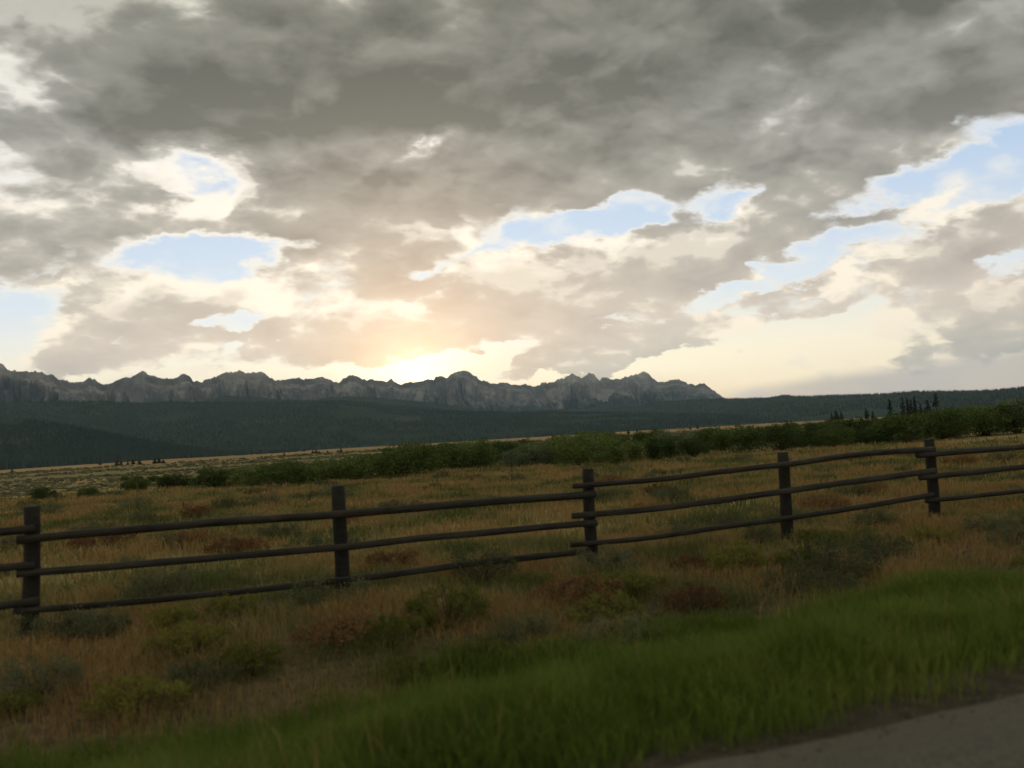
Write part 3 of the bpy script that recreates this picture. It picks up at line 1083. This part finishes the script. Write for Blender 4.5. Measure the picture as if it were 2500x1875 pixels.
for i in range(165):
    px = rng.uniform(290, 2560)
    f = rng.random() ** 1.5
    dmax = np.interp(px, [290, 900, 1134, 1471, 1860, 2200, 2500], [82, 88, 88, 115, 150, 200, 240])
    d0 = np.interp(px, [290, 900, 1600, 2000, 2500], [54, 53, 54, 57, 64])
    dist = d0 + 3 + (dmax - d0) * f
    x, y = polar(px, dist)
    near = f < .3
    h = float(np.clip(crown_height(px, x, y), .5, 3.0)) * rng.uniform(.5, 1.04)
    lab = ('second rank willow behind the front row, ' if near else 'far back rank willow of the thicket, ') + stretch(px)
    plant('willow_bush', pick(SILVERS) if rng.random() < .08 else pick(WILLOWS), x, y, h, rng.uniform(.95, 1.4), lab, 'bush',
          'second rank willows' if near else 'back rank willows')

# ------------------------------------------------------------------ sagebrush, rabbitbrush and dry weeds round the fence
NEAR = [  # kind, base px, base py, width px on the photograph, label
    ('sage', 1172, 1420, 220, 'largest pale sagebrush, behind the lowest rail left of the third post'),
    ('sage', 430, 1340, 110, 'dark sagebrush between the upper rails in the left bay'),
    ('sage', 395, 1470, 210, 'broad sagebrush behind the lowest rail in the left bay'),
    ('sage', 130, 1560, 230, 'dark sagebrush at the foot of the leftmost post'),
    ('sage', 860, 1340, 90, 'sagebrush just right of the second post under the top rail'),
    ('sage', 800, 1480, 220, 'dark sagebrush crowding the foot of the second post'),
    ('sage', 1480, 1400, 190, 'dark sagebrush crowding the foot of the third post'),
    ('sage', 1195, 1268, 50, 'tiny sagebrush touching the top rail left of the third post'),
    ('sage', 1640, 1230, 110, 'sagebrush behind the middle rail right of the third post'),
    ('sage', 1790, 1295, 110, 'sagebrush behind the lowest rail left of the fourth post'),
    ('sage', 2036, 1240, 70, 'round dark sagebrush between the fourth and fifth posts'),
    ('sage', 2130, 1295, 130, 'sagebrush in front of the lowest rail left of the fifth post'),
    ('sage', 2450, 1135, 80, 'grey sagebrush behind the top rail near the right edge'),
    ('sage', 2490, 1180, 60, 'small dark sagebrush behind the middle rail at the right edge'),
    ('sage', 1850, 1330, 120, 'sagebrush at the foot of the fourth post'),
    ('sage', 2040, 1412, 220, 'wide sagebrush on the bank below the fourth post'),
    ('sage', 2150, 1368, 170, 'dark sagebrush on the bank between the fourth and fifth posts'),
    ('sage', 650, 1235, 90, 'flat sagebrush in the field above the left bay'),
    ('sage', 330, 1250, 90, 'grey sagebrush in the field above the leftmost rails'),
    ('sage', 545, 1245, 80, 'dark flat sagebrush in the field above the middle of the left bay'),
    ('sage', 95, 1265, 110, 'sagebrush in the field behind the leftmost post'),
    ('sage', 260, 1560, 170, 'low sagebrush under the left bay'),
    ('sage', 480, 1690, 200, 'dark sagebrush low on the left bank'),
    ('sage', 90, 1700, 220, 'dark sagebrush in the lower left corner'),
    ('sage', 1290, 1560, 150, 'low dark sagebrush on the bank below the third post'),
    ('rabbit', 1090, 1535, 260, 'largest yellow green rabbitbrush, under the rails left of the third post'),
    ('rabbit', 960, 1580, 180, 'yellow green rabbitbrush beside the largest one'),
    ('rabbit', 570, 1525, 150, 'bright yellow rabbitbrush under the left bay'),
    ('rabbit', 430, 1555, 160, 'yellow green rabbitbrush under the left bay, nearer the leftmost post'),
    ('rabbit', 1800, 1400, 170, 'green rabbitbrush below the lowest rail of the right bay'),
    ('rabbit', 620, 1650, 170, 'dull yellow rabbitbrush low on the left bank'),
    ('rust', 1420, 1480, 240, 'largest rust red weed clump, below the third post'),
    ('rust', 830, 1580, 240, 'rust red weed clump below the second post'),
    ('rust', 1690, 1500, 200, 'rust brown weed clump right of the third post on the bank'),
    ('rust', 620, 1350, 110, 'rust red weed clump between the upper rails of the left bay'),
    ('rust', 250, 1345, 150, 'rust red weed clump under the top rail near the leftmost post'),
    ('rust', 1690, 1400, 130, 'rust red weed clump behind the lowest rail of the right bay'),
    ('rust', 2350, 1140, 90, 'rust red weed clump behind the upper rails right of the fifth post'),
    ('rust', 2120, 1210, 90, 'rust red weed clump between the lower rails left of the fifth post'),
    ('rust', 960, 1390, 140, 'rust brown weed clump between the lower rails right of the second post'),
    ('rust', 480, 1265, 90, 'rust red weed clump in the field above the top rail of the left bay'),
]
KIND = {'sage': ('sagebrush', SAGES, 'shrub', .46), 'rabbit': ('rabbitbrush', RABBITS, 'shrub', .52), 'rust': ('dry_weed', RUSTS, 'weed', .42)}
for (k, px, py, w, lab) in NEAR:
    name, protos, cat, ratio = KIND[k]
    x, y = on_ground(px, py)
    dist = math.hypot(x, y)
    wm = w / FPX * dist * .85
    h = min(wm * ratio, .75)
    if 'crowding' in lab or 'at the foot' in lab or 'under the' in lab and k == 'sage':
        h = min(h, .36)
    plant(name, pick(protos), x, y, h, wm / h / 2.3, lab, cat, {'sage': 'sagebrush round the fence', 'rabbit': 'rabbitbrush below the fence', 'rust': 'rust coloured weeds round the fence'}[k])
for i in range(90):
    px = rng.uniform(-40, 2540)
    dist = rng.uniform(14.5, 48)
    x, y = polar(px, dist)
    if across(x, y) < 12.6:
        continue
    h = rng.uniform(.18, .44)
    if rng.random() < .78:
        plant('sagebrush', pick(SAGES), x, y, h, rng.uniform(.9, 1.3), 'small grey sagebrush in the dry field, ' + stretch(px), 'shrub', 'scattered field sagebrush')
    else:
        plant('dry_weed', pick(RUSTS), x, y, h, rng.uniform(.9, 1.5), 'small rusty weed clump in the dry field, ' + stretch(px), 'weed', 'scattered field weeds')
for i in range(60):
    a, s = rng.uniform(-9, 22), rng.uniform(6.9, 11.3)
    x, y = a * FD[0] + s * FN[0], a * FD[1] + s * FN[1]
    if y < 3 or abs(math.atan2(x, y)) > R(34):
        continue
    h = rng.uniform(.14, .34)
    d = np.array([x, y, float(gz(x, y)) - CAM_Z]) @ ROT_NP
    px = PW / 2 - d[0] / d[2] * FPX
    if rng.random() < .5:
        plant('sagebrush', pick(SAGES), x, y, h, rng.uniform(1.0, 1.6), 'small sagebrush on the bank below the fence, ' + stretch(px), 'shrub', 'bank sagebrush')
    else:
        plant('rabbitbrush', pick(RABBITS), x, y, h, rng.uniform(.9, 1.5), 'small rabbitbrush on the bank below the fence, ' + stretch(px), 'shrub', 'bank rabbitbrush')


# ------------------------------------------------------------------ conifers
def conifer_proto(seed, slim=.2, bare=.1, ragged=.25, n_whorl=20):
    rs = np.random.default_rng(seed)
    cs, ds, ln = [], [], []
    for k in range(n_whorl):
        t = bare + (1 - bare) * (k + rs.uniform(-.3, .3)) / n_whorl
        if t > .99:
            continue
        reach = slim * (1 - (t - bare) / (1 - bare)) ** .75 * rs.uniform(1 - ragged, 1 + ragged) + .012
        for j in range(int(7 + 5 * (1 - t))):
            if rs.random() < .12:
                continue
            a = rs.uniform(0, 6.28)
            L = reach * rs.uniform(.6, 1.12)
            m = max(4, int(L * 70))
            u = rs.uniform(.08, 1, m)
            c = np.stack([np.cos(a) * L * u, np.sin(a) * L * u, t - .28 * L * u + .05 * u * u * L], -1) + rs.normal(0, .012, (m, 3))
            cs.append(c)
            ds.append(unit(np.array([math.cos(a), math.sin(a), -.25]) + rs.normal(0, .55, (m, 3))))
            ln.append(np.full(m, .05))
    c, d, l = np.concatenate(cs), np.concatenate(ds), np.concatenate(ln)
    v, f = leaf_quads(c, d, l * rs.uniform(.9, 1.8, len(c)), l * rs.uniform(.6, 1.0, len(c)))
    n = 8
    z = np.linspace(-.03, .97, n)
    V, F = [], []
    for i in range(n):
        r = .022 * (1 - z[i]) + .002
        for q in range(7):
            a = q / 7 * 6.283
            V.append((math.cos(a) * r, math.sin(a) * r, z[i]))
    for i in range(n - 1):
        for q in range(7):
            F.append((i * 7 + q, i * 7 + (q + 1) % 7, (i + 1) * 7 + (q + 1) % 7, (i + 1) * 7 + q))
    return mesh('crown', v, f, CONIFER_M), mesh('trunk', np.array(V), np.array(F), BARK_M, True)


CONIFER_M = bush_material('conifer_needles', [(0, (.008, .013, .007)), (.6, (.018, .027, .013)), (1, (.034, .045, .022))], .1)
BARK_M = m_stem('conifer_bark', (.03, .022, .016), (.07, .05, .035))
FULL = [conifer_proto(300 + i, .24, .05, .25, 20) for i in range(3)]
SLIM = [conifer_proto(320 + i, .15, .10, .35, 24) for i in range(3)]
LANK = [conifer_proto(340, .12, .45, .5, 14)]


def conifer(protos, px, py_top, dist, width_px, label, group):
    x, y = polar(px, dist)
    d = sight(px, py_top)
    top = CAM_Z + d[2] / math.hypot(d[0], d[1]) * dist
    h = max(top - float(gz(x, y)), .8)
    pr = pick(protos)
    w = width_px / FPX * dist / 2
    w *= 1.0 if protos is SLIM else 1.4
    slim = .24 if protos is FULL else .15 if protos is SLIM else .12
    k = float(np.clip(w / (h * slim), .8, 2.6))
    o = bpy.data.objects.new('conifer', None)
    COL.objects.link(o)
    o.location = (x, y, float(gz(x, y)) - .1)
    o.rotation_euler = (0, 0, rng.uniform(0, 6.28))
    o.scale = (h * k, h * k, h)
    tag(o, label, 'tree', group)
    obj('crown', pr[0], o)
    obj('trunk', pr[1], o)


TG = 'tall conifers standing above the willows on the right'
for pr, cx, top, w, lab in (
        (FULL, 1085, 398, 34, 'tallest tree of the small dark clump left of the tall conifers'),
        (FULL, 1115, 402, 22, 'right tree of the small dark clump left of the tall conifers'),
        (FULL, 1056, 411, 18, 'left and shortest tree of the small dark clump left of the tall conifers'),
        (FULL, 1265, 386, 26, 'hazy rounded conifer between the small clump and the tall group'),
        (FULL, 1302, 398, 18, 'short hazy conifer just left of the lone leftmost tall conifer'),
        (SLIM, 1408, 330, 34, 'lone leftmost conifer of the tall group on the right'),
        (SLIM, 1485, 320, 34, 'second tall conifer, left member of the dense middle clump'),
        (SLIM, 1514, 320, 26, 'tall conifer in the centre of the dense middle clump'),
        (SLIM, 1534, 330, 26, 'shorter conifer filling the dense middle clump'),
        (SLIM, 1558, 311, 30, 'tallest conifer of the dense middle clump'),
        (FULL, 1590, 350, 22, 'short conifer right of the dense middle clump'),
        (FULL, 1633, 331, 42, 'bushy conifer second from the right of the tall group'),
        (LANK, 1685, 293, 24, 'tallest rightmost conifer with a long bare trunk')):
    px = 1600 + K1 * cx
    conifer(pr, px, 840 + K1 * top, 640 + (cx % 7) * 18, w * K1, lab, TG)
PLAIN = [(0, 70, 748, 768, 22, 'lone little conifer nearest the left edge of the plain'),
         (0, 597, 705, 726, 24, 'hazy little conifer left of the left clump on the plain'),
         (0, 700, 700, 728, 26, 'leftmost conifer of the left clump on the plain'),
         (0, 724, 702, 727, 26, 'second conifer of the left clump on the plain'),
         (0, 765, 704, 725, 16, 'thin little conifer between the left clump and two single ones'),
         (0, 797, 692, 723, 22, 'pointed single conifer right of the thin one on the plain'),
         (0, 835, 692, 723, 26, 'single conifer left of the dark double clump on the plain'),
         (0, 928, 684, 717, 22, 'tallest conifer of the dark double clump on the plain'),
         (0, 953, 684, 716, 26, 'middle conifer of the dark double clump on the plain'),
         (0, 978, 692, 715, 34, 'broad low conifer at the right of the dark double clump'),
         (0, 1625, 662, 673, 14, 'tiny conifer left of the squat one on the golden strip'),
         (0, 1703, 652, 669, 28, 'squat conifer on the golden strip above the thicket'),
         (0, 1874, 636, 657, 20, 'left tree of the trio above the second fence post'),
         (0, 1893, 632, 656, 20, 'middle tree of the trio above the second fence post'),
         (0, 1910, 638, 656, 16, 'right tree of the trio above the second fence post'),
         (0, 1963, 637, 653, 14, 'small lone conifer between the trio and the dark pair'),
         (0, 2024, 632, 650, 18, 'left tree of the dark pair on the golden strip'),
         (0, 2043, 624, 649, 28, 'right and larger tree of the dark pair on the golden strip'),
         (1, 303, 620, 636, 14, 'lone tiny conifer on the golden strip above the tall willows'),
         (1, 1347, 550, 574, 22, 'dark conifer at the left of two beside the middle willows'),
         (1, 1380, 556, 572, 14, 'smaller conifer at the right of two beside the middle willows'),
         (1, 1800, 512, 540, 18, 'upright conifer above the thicket right of the third fence post'),
         (1, 1853, 508, 522, 12, 'tiny conifer right of the upright one above the thicket'),
         (1, 2172, 495, 512, 18, 'dark conifer at the far edge of the plain left of the fourth post'),
         (2, 250, 487, 499, 14, 'tiny conifer at the far edge of the plain above the fourth post')]
for blk, cx, top, low, w, lab in PLAIN:
    px = (0, 800, 1600)[blk] + K1 * cx
    x, y = on_ground(px, 840 + K1 * low)
    conifer(FULL, px, 840 + K1 * top, min(math.hypot(x, y), 900.0), w * K1, lab, 'small conifers dotted over the plain')


# ------------------------------------------------------------------ grass
def blades(x, y, z, h, w, lean, name, label, mat):
    n = len(x)
    a = rng.uniform(0, 6.28, n)
    b = rng.uniform(0, 6.28, n)
    sx, sy = np.cos(a) * w * .5, np.sin(a) * w * .5
    lx, ly = np.cos(b) * lean * h, np.sin(b) * lean * h
    v = np.empty((n, 5, 3))
    v[:, 0] = np.stack([x - sx, y - sy, z - .02], -1)
    v[:, 1] = np.stack([x + sx, y + sy, z - .02], -1)
    v[:, 2] = np.stack([x + sx * .8 + lx * .32, y + sy * .8 + ly * .32, z + h * .58], -1)
    v[:, 3] = np.stack([x - sx * .8 + lx * .32, y - sy * .8 + ly * .32, z + h * .58], -1)
    v[:, 4] = np.stack([x + lx, y + ly, z + h * (1 - .25 * lean)], -1)
    k = (np.arange(n) * 5)[:, None]
    q = k + np.array([0, 1, 2, 3])
    t = k + np.array([3, 2, 4])
    tag(obj(name, mesh(name, v.reshape(-1, 3), [q, t], mat)), label, None, None, 'stuff')


def scatter(n, a0, a1, s0, s1, az=37, dmin=2.0):
    a, s = rng.uniform(a0, a1, n), rng.uniform(s0, s1, n)
    x, y = a * FD[0] + s * FN[0], a * FD[1] + s * FN[1]
    ok = (np.abs(np.degrees(np.arctan2(x, y))) < az) & (np.hypot(x, y) > dmin) & (y > 0)
    return x[ok], y[ok], s[ok]


VERGE_M = plant_material('verge_grass', [(0, (.045, .064, .008)), (.4, (.088, .128, .015)), (.75, (.13, .165, .026)), (1, (.20, .18, .05))], .5, .7, .35)
DRY_M = plant_material('dry_grass', [(0, (.06, .082, .022)), (.32, (.11, .118, .034)), (.46, (.20, .16, .056)), (.64, (.29, .20, .070)), (.8, (.26, .14, .05)), (1, (.40, .30, .13))], .70, .36, .3)


def build_grass():
    x, y, s = scatter(560000, -6, 24, ROAD_EDGE + .12, 7.9)
    keep = rng.random(len(x)) < sstep(s + (fbm(x * 1.2, y * 1.2, 3) - .5) * .9, ROAD_EDGE + .1, ROAD_EDGE + 1.0) * (1 - sstep(s + (fbm(x * .7, y * .7, 3) - .5) * 2.4, 6.6, 7.9))
    keep &= rng.random(len(x)) < np.clip(9.0 / np.hypot(x, y), .25, 1)
    x, y, s = x[keep][:215000], y[keep][:215000], s[keep][:215000]
    h = (.14 + .30 * fbm(x * 1.7, y * 1.7, 3)) * rng.uniform(.5, 1.25, len(x)) * (.4 + .6 * sstep(s, 3.3, 4.8)) * (.6 + .8 * fbm(x * .45 + 2, y * .45, 3))
    d = np.hypot(x, y)
    blades(x, y, gz(x, y), h, .0065 * np.maximum(1, d / 6) * rng.uniform(.7, 1.3, len(x)), rng.uniform(.1, .7, len(x)),
           'verge_grass', 'lush green roadside grass along the road', VERGE_M)
    x, y, s = scatter(16000, -6, 24, ROAD_EDGE + .5, 7.6)
    keep = rng.random(len(x)) < .15 + .85 * sstep(fbm(x * .9 + 5, y * .9, 3), .5, .7)
    x, y, s = x[keep][:700], y[keep][:700], s[keep][:700]
    blades(x, y, gz(x, y), rng.uniform(.25, .5, len(x)), .005 * rng.uniform(.7, 1.2, len(x)) * np.maximum(1, np.hypot(x, y) / 6), rng.uniform(.05, .5, len(x)),
           'dry_stalks', 'pale dry seed stalks standing in the green verge', DRY_M)
    # dry grass from the verge to beyond the fence
    x, y, s = scatter(420000, -10, 30, 6.4, 15.5)
    dens = fbm(x * .9 + 3, y * .9, 3)
    keep = (rng.random(len(x)) < sstep(s + (dens - .5) * 2, 6.2, 7.6)) & (rng.random(len(x)) < .35 + .9 * sstep(dens, .35, .65))
    keep &= rng.random(len(x)) < np.clip(10.0 / np.hypot(x, y), .3, 1)
    x, y, s = x[keep][:135000], y[keep][:135000], s[keep][:135000]
    d = np.hypot(x, y)
    h = (.05 + .27 * fbm(x * 1.1, y * 1.1, 3)) * rng.uniform(.45, 1.25, len(x))
    blades(x, y, gz(x, y), h, .006 * np.maximum(1, d / 7) * rng.uniform(.6, 1.3, len(x)), rng.uniform(.1, .9, len(x)),
           'dry_grass', 'tawny dry grass between the verge and the fence', DRY_M)
    # the field behind the fence
    n = 300000
    th = np.radians(rng.uniform(-37, 37, n))
    d = np.sqrt(rng.uniform(14 ** 2, 60 ** 2, n))
    d = 14 + (d - 14) * rng.uniform(.35, 1, n)
    x, y = np.sin(th) * d, np.cos(th) * d
    keep = (across(x, y) > 15) & (rng.random(n) < .4 + .6 * sstep(fbm(x * .5, y * .5, 3), .35, .6))
    x, y, d = x[keep][:140000], y[keep][:140000], d[keep][:140000]
    h = (.08 + .26 * fbm(x * .8, y * .8, 3)) * rng.uniform(.5, 1.3, len(x))
    blades(x, y, gz(x, y), h, .0011 * d * rng.uniform(.6, 1.3, len(x)), rng.uniform(.1, .8, len(x)),
           'dry_grass', 'tawny dry grass of the field behind the fence', DRY_M)


build_grass()


# ------------------------------------------------------------------ low scrub that covers the plain farther out
def build_scrub():
    n = 26000
    th = np.radians(rng.uniform(-38, 38, n))
    d = 60 * (420 / 60) ** rng.random(n)
    x, y = np.sin(th) * d, np.cos(th) * d
    keep = (fbm(x * .03 + 4, y * .03, 4) + rng.normal(0, .06, n) > .49 - .08 * (d < 110)) & ((d > 85) | (np.degrees(th) < -19))
    x, y, d = x[keep][:9000], y[keep][:9000], d[keep][:9000]
    n = len(x)
    z = gz(x, y)
    w = rng.uniform(.2, .62, n) * np.clip(d / 200, .45, 1.4)
    h = w * rng.uniform(.35, .7, n)
    sides = 6
    a = np.linspace(0, 6.283, sides, endpoint=False)[None] + rng.random((n, 1)) * 6
    r = w[:, None] * rng.uniform(.6, 1.2, (n, sides))
    low = np.stack([x[:, None] + np.cos(a) * r, y[:, None] + np.sin(a) * r, np.broadcast_to(z[:, None] - .05, a.shape)], -1)
    r2 = r * rng.uniform(.55, .8, (n, sides))
    up = np.stack([x[:, None] + np.cos(a) * r2, y[:, None] + np.sin(a) * r2, z[:, None] + h[:, None] * rng.uniform(.6, .95, (n, sides))], -1)
    tip = np.stack([x, y, z + h], -1)[:, None]
    v = np.concatenate([low, up, tip], 1).reshape(-1, 3)
    k = np.arange(sides)
    k2 = (k + 1) % sides
    base = (np.arange(n) * (2 * sides + 1))[:, None, None]
    q = (np.stack([k, k2, sides + k2, sides + k], -1)[None] + base).reshape(-1, 4)
    t = (np.stack([sides + k, sides + k2, np.full(sides, 2 * sides)], -1)[None] + base).reshape(-1, 3)
    m = plant_material('plain_scrub', [(0, (.03, .034, .012)), (.5, (.065, .064, .024)), (.8, (.10, .088, .036)), (1, (.15, .12, .05))], .3, .05, .0)
    tag(obj('scrub', mesh('scrub', v, [q, t], m)), 'low grey green scrub covering the plain beyond the thicket', None, None, 'stuff')


build_scrub()


# ------------------------------------------------------------------ loose stones along the road edge
def build_gravel():
    n = 5200
    a = rng.uniform(-2, 22, n)
    s = ROAD_EDGE + rng.normal(.02, .22, n)
    x, y = a * FD[0] + s * FN[0], a * FD[1] + s * FN[1]
    z = np.where(s < ROAD_EDGE - .05, ROAD_Z, gz(x, y) + .01)
    r = rng.uniform(.003, .011, n)
    o8 = np.array([(1, 0, 0), (-1, 0, 0), (0, 1, 0), (0, -1, 0), (0, 0, .8), (0, 0, -.6)], float)
    v = o8[None] * r[:, None, None] * rng.uniform(.6, 1.3, (n, 6, 1)) + np.stack([x, y, z + r * .3], -1)[:, None]
    f = np.array([(0, 2, 4), (2, 1, 4), (1, 3, 4), (3, 0, 4), (2, 0, 5), (1, 2, 5), (3, 1, 5), (0, 3, 5)])
    f = (f[None] + (np.arange(n) * 6)[:, None, None]).reshape(-1, 3)
    m = plant_material('gravel_stone', [(0, (.035, .03, .022)), (.6, (.075, .065, .045)), (1, (.13, .11, .08))], .2, 2.0, .0)
    tag(obj('gravel', mesh('gravel', v.reshape(-1, 3), f, m)), 'loose gravel along the broken edge of the road', None, None, 'stuff')


build_gravel()
